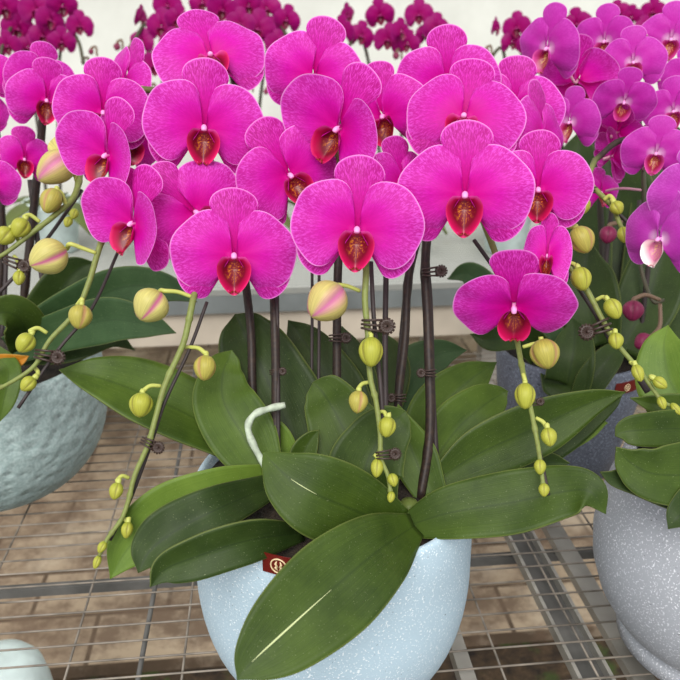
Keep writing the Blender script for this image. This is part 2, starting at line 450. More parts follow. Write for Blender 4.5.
def far_flower(plant, px, py, w, d, yaw=0, pitch=0, roll=0, var=0):
    if var not in FAR:
        bm = bmesh.new(); mats = []
        for nm, me in flower_set('purple', var):
            k = len(bm.faces); bm.from_mesh(me); bm.faces.ensure_lookup_table()
            if me.materials[0] not in mats: mats.append(me.materials[0])
            for f in bm.faces[k:]: f.material_index = mats.index(me.materials[0])
        me = bpy.data.meshes.new('flower'); bm.to_mesh(me); bm.free()
        for p in me.polygons: p.use_smooth = True
        for mm in mats: me.materials.append(mm)
        FAR[var] = me
    o = bpy.data.objects.new('flower', FAR[var]); COL.objects.link(o); s = w * d / F
    o.matrix_basis = face_matrix(px, py, d, yaw, pitch, roll, (s, s, s)); adopt(o, plant); return o

# ------------------------------------------------------------------ buds, spikes, leaves
BUDS = {}
def bud_mesh(mk):
    if mk in BUDS: return BUDS[mk]
    bm = bmesh.new(); uvl = bm.loops.layers.uv.verify(); n, m = 14, 36; rows = []
    for j in range(n + 1):
        t = j / n; z = .5 - t; prof = math.sin(PI * t ** .86) ** .62 * (.5 if t else 0)
        row = []
        for i in range(m):
            a = 2 * PI * i / m; fr = abs(((3 * i / m + .5) % 1) - .5) * 2      # 0 at a furrow
            k = prof * (1 - .2 * (1 - fr) ** 4 * math.sin(PI * t))
            row.append(bm.verts.new((k * math.cos(a), k * math.sin(a), z)))
        rows.append(row)
    for j in range(n):
        for i in range(m):
            k = (i + 1) % m; f = bm.faces.new((rows[j][i], rows[j][k], rows[j + 1][k], rows[j + 1][i]))
            for l, (u, v) in zip(f.loops, ((i, j), (i + 1, j), (i + 1, j + 1), (i, j + 1))): l[uvl].uv = (3 * u / m, v / n)
    bmesh.ops.remove_doubles(bm, verts=bm.verts, dist=1e-5); bmesh.ops.recalc_face_normals(bm, faces=bm.faces)
    me = bpy.data.meshes.new('bud'); bm.to_mesh(me); bm.free()
    for p in me.polygons: p.use_smooth = True
    me.materials.append(M[mk]); BUDS[mk] = me; return me
def bud(plant, px, py, d, length, width, ang, mk='bud', ped=None, spin=0, tilt=20, label=None, pm='pedicel', pr=2.0):
    """stalk end to tip runs along image angle ang (0 = right, 90 = up); ped = pixel path from stem to bud"""
    s = d / F; p = P(px, py, d); a = math.radians(ang); n0 = -ray(px, py).normalized()
    axis = (RT * math.cos(a) + UP * math.sin(a)) * math.cos(math.radians(tilt)) + n0 * math.sin(math.radians(tilt))
    z = -axis.normalized(); x = z.orthogonal() if abs(z.dot(n0)) > .98 else (n0 - z * n0.dot(z))
    x.normalize(); y = z.cross(x); R = Matrix((x, y, z)).transposed() @ Matrix.Rotation(math.radians(spin), 3, 'Z')
    m = Matrix.Translation(p) @ R.to_4x4() @ Matrix.Diagonal((width * s, width * s, length * s, 1))
    o = bpy.data.objects.new('bud', bud_mesh(mk)); COL.objects.link(o); WORLD[o] = m; o.matrix_basis = m; adopt(o, plant)
    if label: o['label'] = label
    end = p + z * length * s * .46
    if ped:
        pts = [P(q[0], q[1], d + .004 * (len(ped) - i)) for i, q in enumerate(ped)] + [end + z * .003, end - z * .002]
        pts = [Vector(v) for v in spline([tuple(v) for v in pts], 5)]; n = len(pts)
        t = tube('pedicel', pts, [(pr + .8 * i / n) * s for i in range(n)], M[pm], None, 7); t.parent = o; t.matrix_parent_inverse = m.inverted()
    return o
def spike(plant, low, high, r0=.0042, r1=.0016, mat='stem', name='flower_spike'):
    """low and high are (px, py, depth) paths; the stem is brown along low, green along high"""
    A = spline([tuple(P(*q)) for q in low + high[:1]], 7)[:-1]; B = spline([tuple(P(*q)) for q in high], 7)
    a, b = len(A), len(B); pts = A + B
    vm = [.49 * i / a for i in range(a)] + [.5 + .5 * i / (b - 1) for i in range(b)]
    rad = [r0 + (r1 - r0) * max(0, (v - .35) / .65) + (.0007 if i % 14 == 5 else 0) for i, v in enumerate(vm)]
    tube(name, [Vector(p) for p in pts], rad, M[mat], plant, 9, vm); return pts
def stake(plant, path, r=.0016):
    pts = spline([tuple(P(*q)) for q in path], 6); return tube('stake', [Vector(p) for p in pts], r, M['stake'], plant, 7)
def clip(plant, px, py, d, w=20, ang=0, side=1):
    """flower clip: three rings round stem and stake and a ribbed thumb wheel"""
    s = d / F; bm = bmesh.new(); a = math.radians(ang); ax = RT * math.cos(a) + UP * math.sin(a); bx = -RT * math.sin(a) + UP * math.cos(a); n0 = -ray(px, py).normalized()
    c = P(px, py, d)
    for k in (-1, 0, 1):
        o = c + bx * k * w * .2 * s
        tube_bm(bm, [o + ax * math.cos(t) * w * .42 * s + n0 * math.sin(t) * w * .34 * s + bx * k * .04 * w * s * math.cos(t) for t in [2 * PI * i / 20 for i in range(21)]], w * .055 * s, 6)
    o = c + ax * side * w * .62 * s + n0 * w * .2 * s
    for k in range(14):
        t = 2 * PI * k / 14; v = ax * math.cos(t) + bx * math.sin(t)
        tube_bm(bm, [o + v * w * .05 * s, o + v * w * .36 * s], [w * .05 * s, w * .06 * s], 5)
    tube_bm(bm, [o + (ax * math.cos(t) + bx * math.sin(t)) * w * .24 * s for t in [2 * PI * i / 20 for i in range(21)]], w * .06 * s, 6)
    tube_bm(bm, [c + ax * side * w * .3 * s, o], w * .1 * s, 6)
    return finish(bm, 'plant_clip', M['clip'], plant)
def leaf(plant, path, mat='leaf', fold=.16, tw=0, arch=.0, scar=None, wave=.0, thick=.0016):
    """path: (px, py, depth, apparent width in px) from base to tip"""
    rows = spline(path, 9); n = len(rows); C = [P(q[0], q[1], q[2]) for q in rows]
    m = 12; bm = bmesh.new(); uvl = bm.loops.layers.uv.verify(); grid = []; Ns = []
    for i in range(n):
        t = (C[min(i + 1, n - 1)] - C[max(i - 1, 0)]).normalized(); view = (CP - C[i]).normalized()
        wd = t.cross(view); wd.normalize(); nn = wd.cross(t).normalized()
        R = Matrix.Rotation(math.radians(tw), 3, t); wd = R @ wd; nn = R @ nn
        if nn.dot(view) < 0: nn = -nn
        W = max(.3, rows[i][3]) * rows[i][2] / F / max(.35, math.cos(math.radians(tw)))
        row = []
        for k in range(m + 1):
            u = k / m * 2 - 1
            h = fold * W * (abs(u) ** 1.2) - arch * W * u * u + wave * W * math.sin(i * .55 + u * 2.2) * abs(u)
            row.append(bm.verts.new(C[i] + wd * u * W / 2 + nn * h))
        grid.append(row); Ns.append((wd, nn, W))
    for i in range(n - 1):
        for k in range(m):
            f = bm.faces.new((grid[i][k], grid[i][k + 1], grid[i + 1][k + 1], grid[i + 1][k]))
            for l, (u, v) in zip(f.loops, ((k, i), (k + 1, i), (k + 1, i + 1), (k, i + 1))): l[uvl].uv = (u / m, v / (n - 1))
    o = finish(bm, 'leaf', M[mat], plant)
    sm = o.modifiers.new('thickness', 'SOLIDIFY'); sm.thickness = thick; sm.offset = 0
    if scar:
        (a, b, r) = scar; bm = bmesh.new(); i0, i1 = int(a * (n - 1)), int(b * (n - 1)); pts = [C[i] + Ns[i][1] * .0012 for i in range(i0, i1 + 1)]
        k = len(pts); tube_bm(bm, pts, [max(.0002, r * math.sin(PI * (j + .4) / k)) for j in range(k)], 6)
        WORLD[o] = Matrix(); s = finish(bm, 'scratch', M['scar']); s.parent = o; s['label'] = 'pale scratch along the midrib'
    return o

# ------------------------------------------------------------------ setting
sc.world = bpy.data.worlds.new('daylight'); sc.world.use_nodes = True
wn = sc.world.node_tree; bg = wn.nodes['Background']; bg.inputs[0].default_value = (.98, .985, 1.0, 1); bg.inputs[1].default_value = 0.85
sun = bpy.data.lights.new('sun', 'SUN'); sun.energy = 3.0; sun.angle = math.radians(40); sun.color = (1, .97, .92)
suno = bpy.data.objects.new('sun', sun); COL.objects.link(suno); suno.rotation_euler = (math.radians(44), math.radians(-14), 0)

EX, EY = Vector((1, 0, 0)), Vector((0, 1, 0))
def slab(name, x0, x1, y0, y1, z, mat, kind='structure', th=.04):
    bm = bmesh.new(); box_bm(bm, ((x0 + x1) / 2, (y0 + y1) / 2, z - th / 2), (x1 - x0, y1 - y0, th))
    o = finish(bm, name, mat, None, False, ((x0 + x1) / 2, (y0 + y1) / 2, z)); o['kind'] = kind; return o
FZ = -.60
pav_y = PZ(340, 646, FZ).y
slab('floor', -4, 5, pav_y, 3.3, FZ, M['paving'])
slab('soil_ground', -4, 5, -1.0, pav_y, FZ - .03, M['soil'])
bm = bmesh.new(); box_bm(bm, (.5, 3.3, .9), (9, .1, 3.4)); w = finish(bm, 'wall_back', M['wall'], None, False, (.5, 3.3, -.6)); w['kind'] = 'structure'

# back bench with white ribbed cover
BY = PZ(340, 286, 0).y
bb = thing('plant_bench', (0.3, BY + .5, FZ), 'white ribbed plant bench along the back wall behind the pots', 'bench')
bm = bmesh.new(); box_bm(bm, (.3, BY + .5, -.008), (7, 1.0, .016)); finish(bm, 'ribbed_cover', M['ribbed'], bb, False)
bm = bmesh.new(); box_bm(bm, (.3, BY + .012, -.04), (7, .024, .046)); finish(bm, 'edge_rail', M['fascia_dark'], bb, False)
bm = bmesh.new(); box_bm(bm, (.3, BY + .03, -.108), (7, .03, .088)); finish(bm, 'front_board', M['fascia'], bb, False)
for lx in (-2.0, -.7, .62, 2.0):
    for ly in (.12, .9):
        bm = bmesh.new(); box_bm(bm, (lx, BY + ly, (FZ - .017) / 2), (.05, .05, -FZ - .017)); finish(bm, 'leg', M['steel'], bb, False)

# wire bench
wb = thing('wire_bench', (0, .8, FZ), 'galvanised wire mesh bench carrying the potted orchids', 'bench')
bm = bmesh.new()
y0 = PZ(181, 672, 0).y; dy = .0245; Y0, Y1 = .36, 1.36
def xat(px): return PZ(px, 680, 0).x
xs = [xat(v) for v in (-528, -410, -292, -174, -56, 63, 181, 299, 403, 507, 602, 697, 800, 910, 1020)]
k0 = int((Y0 - y0) / dy) - 1
def wire(name, a, b, r): tube(name, [a, b], r, M['wire'], wb, 6)
k = k0
while y0 + k * dy < Y1:
    yy = y0 + k * dy
    wire('cross_wire', (xs[0] - .03, yy, -.0013), (xs[-1] + .03, yy, -.0013), .0011); k += 1
for x in xs: wire('long_wire', (x, Y0, -.0038), (x, Y1, -.0038), .0013)
def beam(name, pa, pb, z, wpx, th, mat, ext=1.35):
    a, b = PZ(*pa, z), PZ(*pb, z); d = (a - b).length / (F / 100); x = (a.x + b.x) / 2
    bm = bmesh.new(); box_bm(bm, (x, (Y0 + Y1) / 2, z - th / 2), (wpx, Y1 - Y0, th)); finish(bm, name, mat, wb, False)
    return x
bz = -.006
def channel(px, py, z):
    x = PZ(px, py, z).x; bm = bmesh.new(); Ym = (Y0 + Y1) / 2; L = Y1 - Y0
    box_bm(bm, (x, Ym, z - .012), (.030, L, .002))
    o = finish(bm, 'channel_floor', M['steel_dark'], wb, False)
    for s in (-1, 1):
        bm = bmesh.new(); box_bm(bm, (x + s * .0165, Ym, z - .0065), (.004, L, .013)); finish(bm, 'channel_lip', M['steel'], wb, False)
channel(556, 600, bz)
x = PZ(596, 600, bz - .03).x
bm = bmesh.new(); box_bm(bm, (x, (Y0 + Y1) / 2, bz - .033), (.024, Y1 - Y0, .012)); finish(bm, 'flat_bar', M['steel'], wb, False)
x = PZ(461, 660, bz - .012).x
bm = bmesh.new(); box_bm(bm, (x, (Y0 + Y1) / 2, bz - .014), (.016, Y1 - Y0, .016)); finish(bm, 'flat_bar', M['steel'], wb, False)
x = PZ(146, 633, bz).x
tube('support_rod', [(x, Y0, -.0085), (x, Y1, -.0085)], .0028, M['steel_dark'], wb, 8)
p = PZ(340, 567, -.05)
bm = bmesh.new(); box_bm(bm, (0.05, p.y, -.054), (2.6, .011, .012)); finish(bm, 'cross_beam', M['steel_dark'], wb, False)
for lx in (-1.0, 1.05):
    bm = bmesh.new(); box_bm(bm, (lx, p.y, (FZ - .06) / 2), (.03, .03, -FZ - .06)); finish(bm, 'leg', M['steel'], wb, False)

# pale pot under the bench
c = PZ(-4, 660, -.28)
up_ = lathe('plant_pot', [(0, .318), (.030, .318), (.052, .31), (.064, .292), (.070, .26), (.092, .02), (.098, .015), (.098, 0), (.09, 0), (.086, .02), (.062, .26), (0, .29)], M['pot_white'], (c.x, c.y, FZ))
tag(up_, 'pale mint pot standing upside down under the wire bench', 'pot')

# ------------------------------------------------------------------ pots
def pot(loc, prof, mat, label, bark_z, bark_r):
    t = thing('plant_pot', loc, label, 'pot'); lathe('pot_body', prof, M[mat], loc, t)
    lathe('bark_mix', [(0, bark_z + .012), (bark_r * .5, bark_z + .01), (bark_r, bark_z), (bark_r, bark_z - .03), (0, bark_z - .03)], M['bark'], loc, t, 40); return t
def bowl(R, Hh, rb, th=.007, ring=None, top=1.0, fat=.9, knee=.62):
    o = []
    if ring: o += [(0, 0), (ring[0] - .006, 0), (ring[0], .003), (ring[0], ring[1])]; z0 = ring[1]
    else: o += [(0, 0), (rb * .9, 0)]; z0 = 0
    n = 14
    for i in range(n + 1):
        a = PI / 2 * i / n; o.append((rb + (R - rb) * math.sin(a) ** fat, z0 + (knee * Hh - z0) * (1 - math.cos(a)) ** .95))
    o += [(R * (1 + (top - 1) * .5), .8 * Hh), (R * top, Hh - .004), (R * top - .002, Hh - .0005), (R * top - th + .002, Hh), (R * top - th, Hh - .003), (R - th * 1.3, .6 * Hh), (R * .75, .2 * Hh), (0, .15 * Hh)]
    return o
cc = P(333, 476, .712); CB = Vector((cc.x, cc.y, 0)); RZ = cc.z
mp = pot(CB, bowl(.1345, RZ, .074, top=.985, fat=.72, knee=.55), 'pot_blue', 'large pale blue speckled pot with a red tag, in the centre', RZ - .012, .127)
# red tag stuck on the pot, cream emblem of two leaves in a ring
def tag_on(pt, ctr, R, px, py, w, h, emb=1.0, tilt=0.0):
    bm = bmesh.new(); r = ray(px, py); z = 0
    # where the sight line meets the pot wall
    t = .3
    while ((CP + r * t) - ctr).xy.length > R and t < 2: t += .0005
    hit = CP + r * t; n = Vector((hit.x - ctr.x, hit.y - ctr.y, 0)).normalized(); tx = Vector((0, 0, 1)).cross(n).normalized(); up = Vector((0, 0, 1))
    M4 = Matrix.Translation(hit + n * .0012) @ Matrix((tx, n, up)).transposed().to_4x4() @ Matrix.Rotation(tilt, 4, 'Y')
    nx = 10; g = []
    for i in range(nx + 1):
        x = (i / nx - .5) * w; dep = -(R - math.sqrt(max(0, R * R - x * x)))
        g.append([bm.verts.new(M4 @ Vector((x, dep + e, zz))) for e, zz in ((0, -h / 2), (0, h / 2), (-.0008, h / 2), (-.0008, -h / 2))])
    for a, b in zip(g, g[1:]):
        for k in range(4): bm.faces.new((a[k], a[(k + 1) % 4], b[(k + 1) % 4], b[k]))
    bm.faces.new(g[0]); bm.faces.new(g[-1])
    tg = finish(bm, 'tag', M['tag'], pt, False); tg['label'] = 'dark red tag with a cream emblem'
    bm = bmesh.new(); rr = h * .36 * emb; ox = -w * .02
    def e3(x, z): return M4 @ Vector((x, .0006 - (R - math.sqrt(R * R - x * x)), z))
    tube_bm(bm, [e3(ox + rr * math.cos(q), rr * math.sin(q)) for q in [2 * PI * i / 28 for i in range(29)]], rr * .10, 5)
    for sx in (-1, 1):
        for dz, l in ((.1, .55), (-.35, .35)):
            tube_bm(bm, [e3(ox + sx * rr * .12, dz * rr - rr * .3), e3(ox + sx * rr * .38, dz * rr + l * rr * .3), e3(ox + sx * rr * .22, dz * rr + l * rr)], [rr * .1, rr * .17, rr * .05], 6)
    e = finish(bm, 'emblem', M['tag_gold'], None); e.parent = tg; e.matrix_parent_inverse = Matrix()
tag_on(mp, CB, .1335, 280, 565, .030, .0185, 1.0, 0)

c = P(-22, 352, 1.0); tb = Vector((c.x, c.y, 0))
tp = pot(tb, bowl(.156, c.z, .05), 'pot_teal', 'teal pot with a hammered dimpled surface, at the left edge', c.z - .02, .128)
c = P(752, 462, .715); gb = Vector((c.x, c.y, 0))
gp = pot(gb, [(0, 0), (.088, 0), (.094, .003), (.094, .018), (.090, .022), (.104, .036), (.119, .06), (.129, .09), (.1325, .12), (.130, .15), (.123, .18), (.114, c.z - .01), (.110, c.z), (.104, c.z), (.102, c.z - .006), (.116, .16), (.12, .1), (.09, .05), (0, .05)], 'pot_grey', 'light grey speckled pot on a foot ring, at the right edge', c.z - .018, .10)
c = P(572, 345, 1.06); sb = Vector((c.x, c.y, 0))
sp_ = pot(sb, [(0, 0), (.072, 0), (.076, .004), (.088, .06), (.100, .13), (.106, c.z - .003), (.104, c.z), (.100, c.z), (.098, c.z - .004), (.09, .1), (.07, .03), (0, .03)], 'pot_slate', 'dark slate grey pot with a red tag, behind the right leaves', c.z - .02, .095)
tag_on(sp_, sb, .1048, 627, 387, .040, .0165, .8)

# ------------------------------------------------------------------ the five orchids in the blue pot
SUB = RZ - .02
def plant(px, py, label, z=SUB, name='orchid_plant', group=None):
    return thing(name, PZ(px, py, z), label, 'orchid', group)
def crown(pl, r=.012):
    o = WORLD[pl].translation; lathe('crown', [(0, -.02), (r * .8, -.02), (r, 0), (r * 1.1, .012), (r * .6, .028), (0, .03)], M['leaf_olive'], o, pl, 16)

# A: spike that leans to the left, over the white bench
A = plant(262, 480, 'magenta orchid whose spike leans left, with a fat cream bud over the teal pot'); crown(A)
sA = spike(A, [(262, 478, .70), (253, 400, .72), (250, 320, .735), (235, 230, .75), (200, 140, .77)], [(160, 90, .775), (125, 95, .76), (112, 150, .73), (112, 205, .71), (98, 252, .69), (88, 285, .68), (75, 313, .675), (50, 340, .67), (35, 365, .665), (15, 380, .66), (-4, 390, .66)])
stake(A, [(121, 245, .72), (92, 308, .69), (58, 350, .675), (18, 408, .66)])
clip(A, 44, 355, .664, 22, -10, 1)
for a in [(103, 112, 96, .745, 0, 0, 0), (109, 155, 104, .69, -47, -4, -16, 'magenta', 3), (135, 223, 108, .67, -48, -4, -20, 'magenta', 3), (130, 138, 84, .775, 35, -8, -8), (128, 84, 84, .80, -62, 0, -20)]: flower(A, sA, *a)
bud(A, 48, 257, .675, 40, 37, 205, 'bud_big', [(96, 253), (82, 248), (70, 244)], 12, 30)
bud(A, 80, 317, .668, 26, 24, 262, 'bud_tan', [(77, 305), (82, 299)], 20)
bud(A, 25, 343, .66, 22, 20, 235, 'bud', [(47, 333), (38, 328), (30, 331)], 30)
bud(A, 28, 384, .66, 18, 15, 225, 'bud', [(33, 366), (38, 372), (36, 378)], 10)
leaf(A, [(240, 452, .72, 30), (197, 420, .72, 60), (140, 393, .71, 62), (95, 377, .70, 38), (59, 370, .70, 0)], 'leaf_olive', .14, 25)
leaf(A, [(268, 480, .68, 36), (246, 440, .69, 66), (224, 402, .70, 62), (223, 374, .71, 42), (229, 358, .718, 22), (232, 350, .72, 0)], 'leaf_olive', .12)
leaf(A, [(290, 468, .70, 30), (274, 440, .70, 36), (262, 424, .70, 24), (256, 415, .70, 0)], 'leaf_light', .15)

# B: front left spike hanging down to the lower left
B = plant(285, 500, 'magenta orchid whose long bud spike hangs left of the blue pot'); crown(B)
sB = spike(B, [(277, 500, .69), (276, 440, .69), (275, 330, .70), (268, 230, .73), (240, 100, .76)], [(222, 45, .775), (207, 50, .78), (205, 110, .755), (206, 180, .73), (204, 250, .695), (193, 300, .655), (188, 325, .65), (182, 347, .648), (165, 385, .642), (155, 420, .636), (148, 445, .632), (135, 475, .628), (128, 502, .625), (121, 520, .623), (108, 538, .621), (99, 556, .62)])
stake(B, [(207, 302, .668), (190, 348, .656), (165, 402, .645), (150, 447, .638), (128, 505, .632), (110, 540, .628)])
stake(B, [(279, 500, .685), (278, 400, .69), (277, 290, .705)], .002)
clip(B, 148, 443, .632, 18, -25, 1); clip(B, 275, 372, .695, 12, 5, 1)
for a in [(210, 57, 112, .755, 0, 34, 15), (204, 127, 121, .69, 0, 0, -2), (195, 212, 112, .69, 8, 0, 48), (234, 255, 125, .655, 0, 0, 0)]: flower(B, sB, *a)
bud(B, 150, 306, .645, 36, 37, 235, 'bud_big', [(192, 297), (178, 292), (165, 291)], 12, 25)
bud(B, 205, 368, .645, 27, 23, 265, 'bud_tan', [(186, 347), (198, 348), (205, 353)], 200)
bud(B, 141, 405, .638, 26, 24, 262, 'bud', [(161, 386), (150, 386), (142, 392)], 60)
bud(B, 116, 491, .622, 18, 14, 255, 'bud', [(129, 478), (122, 476), (117, 481)])
bud(B, 127, 530, .622, 17, 12, 262, 'bud', [(123, 518), (127, 521)])
bud(B, 102, 547, .619, 13, 9, 240, 'bud'); bud(B, 97, 562, .619, 14, 8, 250, 'bud')
leaf(B, [(266, 476, .68, 24), (217, 489, .65, 42), (168, 513, .645, 58), (130, 546, .64, 46), (110, 579, .635, 0)], 'leaf_light', .14, 0)
leaf(B, [(272, 486, .67, 24), (222, 507, .615, 44), (177, 530, .605, 54), (150, 551, .60, 42), (138, 573, .595, 0)], 'leaf_dark', .12, 10, wave=.02)
leaf(B, [(304, 532, .63, 16), (248, 540, .59, 42), (197, 556, .58, 42), (165, 569, .575, 30), (150, 587, .57, 0)], 'leaf_dark', .16, -20, wave=.02)

# C: middle spike
C_ = plant(345, 480, 'magenta orchid whose bud spike hangs down the middle of the pot'); crown(C_)
sC = spike(C_, [(338, 470, .70), (337, 400, .71), (338, 270, .72), (345, 160, .745)], [(340, 75, .765), (330, 60, .76), (332, 120, .72), (345, 180, .69), (362, 240, .65), (366, 268, .642), (365, 300, .635), (368, 335, .63), (370, 375, .628), (376, 402, .626), (380, 432, .624), (381, 458, .622), (388, 476, .62), (391, 497, .619)], .0042, .0017)
stake(C_, [(371, 262, .66), (374, 320, .645), (380, 380, .638), (383, 425, .634)], .002)
stake(C_, [(386, 440, .70), (385, 350, .715), (386, 270, .73)], .0028)
stake(C_, [(318, 440, .72), (319, 340, .73), (319, 255, .74)], .0016); stake(C_, [(311, 440, .725), (312, 340, .735), (312, 255, .745)], .0016)
clip(C_, 372, 325, .632, 24, -5, 1); clip(C_, 384, 455, .622, 18, 5, 1); clip(C_, 336, 338, .705, 16, 0, 1)
for a in [(289, 175, 112, .70, 14, 0, 30), (340, 128, 120, .68, -34, -6, -30, 'magenta', 3), (314, 76, 106, .74, -14, 0, -15), (357, 229, 134, .622, 0, 0, -3), (400, 184, 88, .715, 40, 0, 4)]: flower(C_, sC, *a)
bud(C_, 326, 302, .632, 46, 42, 225, 'bud_blush', [(360, 291), (347, 286), (337, 285)], 12, 25)
bud(C_, 371, 352, .622, 32, 25, 270, 'bud', [(369, 332), (371, 335)], 70)
bud(C_, 358, 402, .624, 24, 20, 265, 'bud_tan', [(371, 382), (362, 384), (358, 390)], 20)
bud(C_, 387, 427, .62, 22, 18, 262, 'bud', [(378, 412), (384, 412), (387, 417)], 50)
bud(C_, 377, 468, .62, 20, 13, 265, 'bud', [(379, 452), (375, 456)])
bud(C_, 393, 480, .616, 14, 11, 285, 'bud'); bud(C_, 391, 497, .616, 12, 8, 260, 'bud')
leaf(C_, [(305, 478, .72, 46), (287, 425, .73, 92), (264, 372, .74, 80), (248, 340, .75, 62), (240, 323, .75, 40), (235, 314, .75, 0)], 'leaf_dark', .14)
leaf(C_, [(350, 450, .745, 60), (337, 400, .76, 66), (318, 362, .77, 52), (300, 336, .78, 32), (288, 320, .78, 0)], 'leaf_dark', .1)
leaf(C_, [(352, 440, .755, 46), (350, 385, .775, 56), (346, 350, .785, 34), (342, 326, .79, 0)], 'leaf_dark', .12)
leaf(C_, [(385, 485, .68, 50), (355, 448, .69, 82), (335, 412, .70, 62), (324, 394, .70, 48), (317, 386, .70, 30), (313, 382, .70, 0)], 'leaf', .12)
leaf(C_, [(378, 512, .655, 40), (365, 475, .655, 76), (377, 443, .66, 64), (394, 423, .665, 44), (402, 415, .665, 24), (406, 411, .665, 0)], 'leaf', .12)
leaf(C_, [(296, 474, .68, 20), (304, 452, .68, 26), (312, 438, .68, 16), (319, 430, .68, 0)], 'leaf', .2)
rt = spline([tuple(P(*q)) for q in [(268, 470, .665), (255, 448, .665), (248, 428, .668), (254, 415, .67), (268, 409, .672), (285, 405, .675)]], 6)
tube('aerial_root', [Vector(p) for p in rt], [.0032 + .0004 * math.sin(i) for i in range(len(rt))], M['root'], C_, 10)

# D: spike ending in the low flower, buds to the lower right
D = plant(408, 528, 'magenta orchid with the lowest open flower and three broad front leaves'); crown(D)
sD = spike(D, [(420, 500, .69), (430, 430, .70), (428, 330, .71), (426, 250, .72), (440, 150, .745)], [(448, 70, .77), (452, 50, .765), (458, 95, .735), (464, 150, .70), (478, 205, .675), (496, 255, .668), (510, 300, .69), (518, 345, .672), (523, 372, .65), (529, 400, .628), (537, 440, .610), (541, 467, .597), (544, 492, .588)], .0045, .0016)
stake(D, [(438, 480, .70), (433, 400, .705), (430, 300, .715), (424, 240, .73)], .0026)
stake(D, [(474, 240, .70), (492, 265, .69)], .002); stake(D, [(529, 400, .637), (538, 445, .617), (548, 495, .594)], .0018)
clip(D, 430, 272, .70, 18, 5, 1); clip(D, 533, 403, .632, 12, 10, 1); clip(D, 430, 373, .695, 14, 0, -1)
for a in [(384, 116, 100, .75, -22, 0, 14), (447, 86, 106, .75, 0, 0, 0), (464, 117, 120, .69, 0, 22, -10), (465, 194, 135, .62, 0, 0, -2), (514, 305, 122, .64, 0, -42, 0)]: flower(D, sD, *a)
bud(D, 545, 354, .64, 32, 30, 285, 'bud_tan', [(523, 347), (533, 344), (541, 343)], 180)
bud(D, 525, 396, .625, 28, 21, 270, 'bud', [(523, 374), (525, 380)], 60)
bud(D, 549, 437, .608, 20, 16, 280, 'bud', [(536, 418), (543, 422), (547, 428)])
bud(D, 540, 467, .593, 16, 12, 270, 'bud'); bud(D, 544, 490, .585, 14, 11, 270, 'bud')
leaf(D, [(414, 526, .635, 26), (376, 552, .575, 76), (331, 590, .55, 98), (282, 634, .53, 82), (252, 662, .52, 46), (237, 680, .515, 0)], 'leaf', .10, 0, scar=(.42, .80, .0008))
leaf(D, [(398, 530, .645, 44), (357, 511, .62, 74), (320, 496, .60, 82), (291, 479, .60, 62), (273, 463, .605, 28), (263, 452, .61, 0)], 'leaf', .10, 0, scar=(.44, .60, .0004))
leaf(D, [(404, 527, .645, 22), (450, 513, .63, 52), (510, 503, .62, 62), (562, 492, .61, 52), (590, 492, .60, 36), (606, 514, .60, 0)], 'leaf', .10, -8, wave=.02)

# E: right spike hanging towards the slate pot
E = plant(430, 485, 'magenta orchid whose bud spike hangs to the right, before the slate pot'); crown(E)
sE = spike(E, [(405, 470, .72), (398, 410, .725), (405, 340, .73), (412, 260, .74), (450, 150, .76)], [(500, 85, .78), (520, 90, .775), (532, 140, .73), (545, 200, .71), (556, 245, .70), (568, 264, .695), (585, 287, .69), (600, 315, .685), (612, 337, .68), (622, 350, .678), (640, 371, .675), (652, 388, .672), (662, 401, .67), (675, 408, .67)], .0042, .0016)
stake(E, [(398, 470, .735), (396, 400, .74), (406, 280, .75)], .002); stake(E, [(560, 262, .715), (590, 306, .70), (612, 345, .69)], .0018); stake(E, [(640, 380, .69), (648, 392, .688)], .003)
clip(E, 601, 327, .683, 24, 20, -1); clip(E, 400, 398, .72, 14, 0, -1)
for a in [(513, 112, 100, .765, 0, 0, -6), (538, 140, 110, .725, 64, 0, -10), (538, 189, 106, .68, 4, 0, -3)]: flower(E, sE, *a)
flower(E, sE, 547, 258, 100, .655, 0, 28, -4, 'magenta', 1, .48)
bud(E, 582, 240, .69, 30, 26, 295, 'bud_tan', [(556, 240), (564, 228), (574, 227)], 180)
bud(E, 581, 279, .682, 26, 21, 285, 'bud', [(566, 262), (574, 264), (579, 269)], 40)
bud(E, 613, 309, .68, 23, 18, 300, 'bud', [(596, 300), (603, 297), (608, 301)], 30)
bud(E, 616, 341, .672, 18, 15, 275, 'bud', [(610, 332), (615, 333)])
bud(E, 638, 373, .668, 19, 12, 290, 'bud', [(630, 362), (634, 364)]); bud(E, 660, 383, .666, 16, 12, 325, 'bud', [(648, 380), (655, 378)])
bud(E, 662, 403, .666, 14, 9, 290, 'bud'); bud(E, 676, 409, .666, 15, 8, 310, 'bud')
leaf(E, [(436, 480, .695, 20), (480, 453, .70, 52), (540, 426, .70, 54), (592, 402, .70, 26), (626, 392, .70, 0)], 'leaf', .10, 15)
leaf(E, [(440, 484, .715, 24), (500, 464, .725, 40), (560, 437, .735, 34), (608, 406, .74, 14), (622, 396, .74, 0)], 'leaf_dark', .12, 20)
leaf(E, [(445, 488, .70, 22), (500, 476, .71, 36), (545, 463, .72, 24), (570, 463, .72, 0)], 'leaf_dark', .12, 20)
leaf(E, [(428, 470, .73, 34), (455, 432, .75, 56), (482, 407, .76, 46), (500, 395, .77, 22), (508, 391, .77, 0)], 'leaf_olive', .12)
leaf(E, [(415, 460, .75, 40), (438, 413, .77, 58), (468, 382, .78, 42), (497, 362, .79, 0)], 'leaf_olive', .14)
leaf(E, [(432, 496, .69, 32), (415, 458, .70, 46), (404, 428, .71, 28), (398, 404, .71, 0)], 'leaf_olive', .12)
leaf(E, [(395, 420, .80, 36), (412, 372, .83, 46), (440, 354, .84, 30), (467, 350, .85, 0)], 'leaf_far', .12)
leaf(E, [(372, 420, .80, 50), (380, 370, .82, 60), (375, 340, .83, 30), (372, 330, .83, 0)], 'leaf_dark', .12)

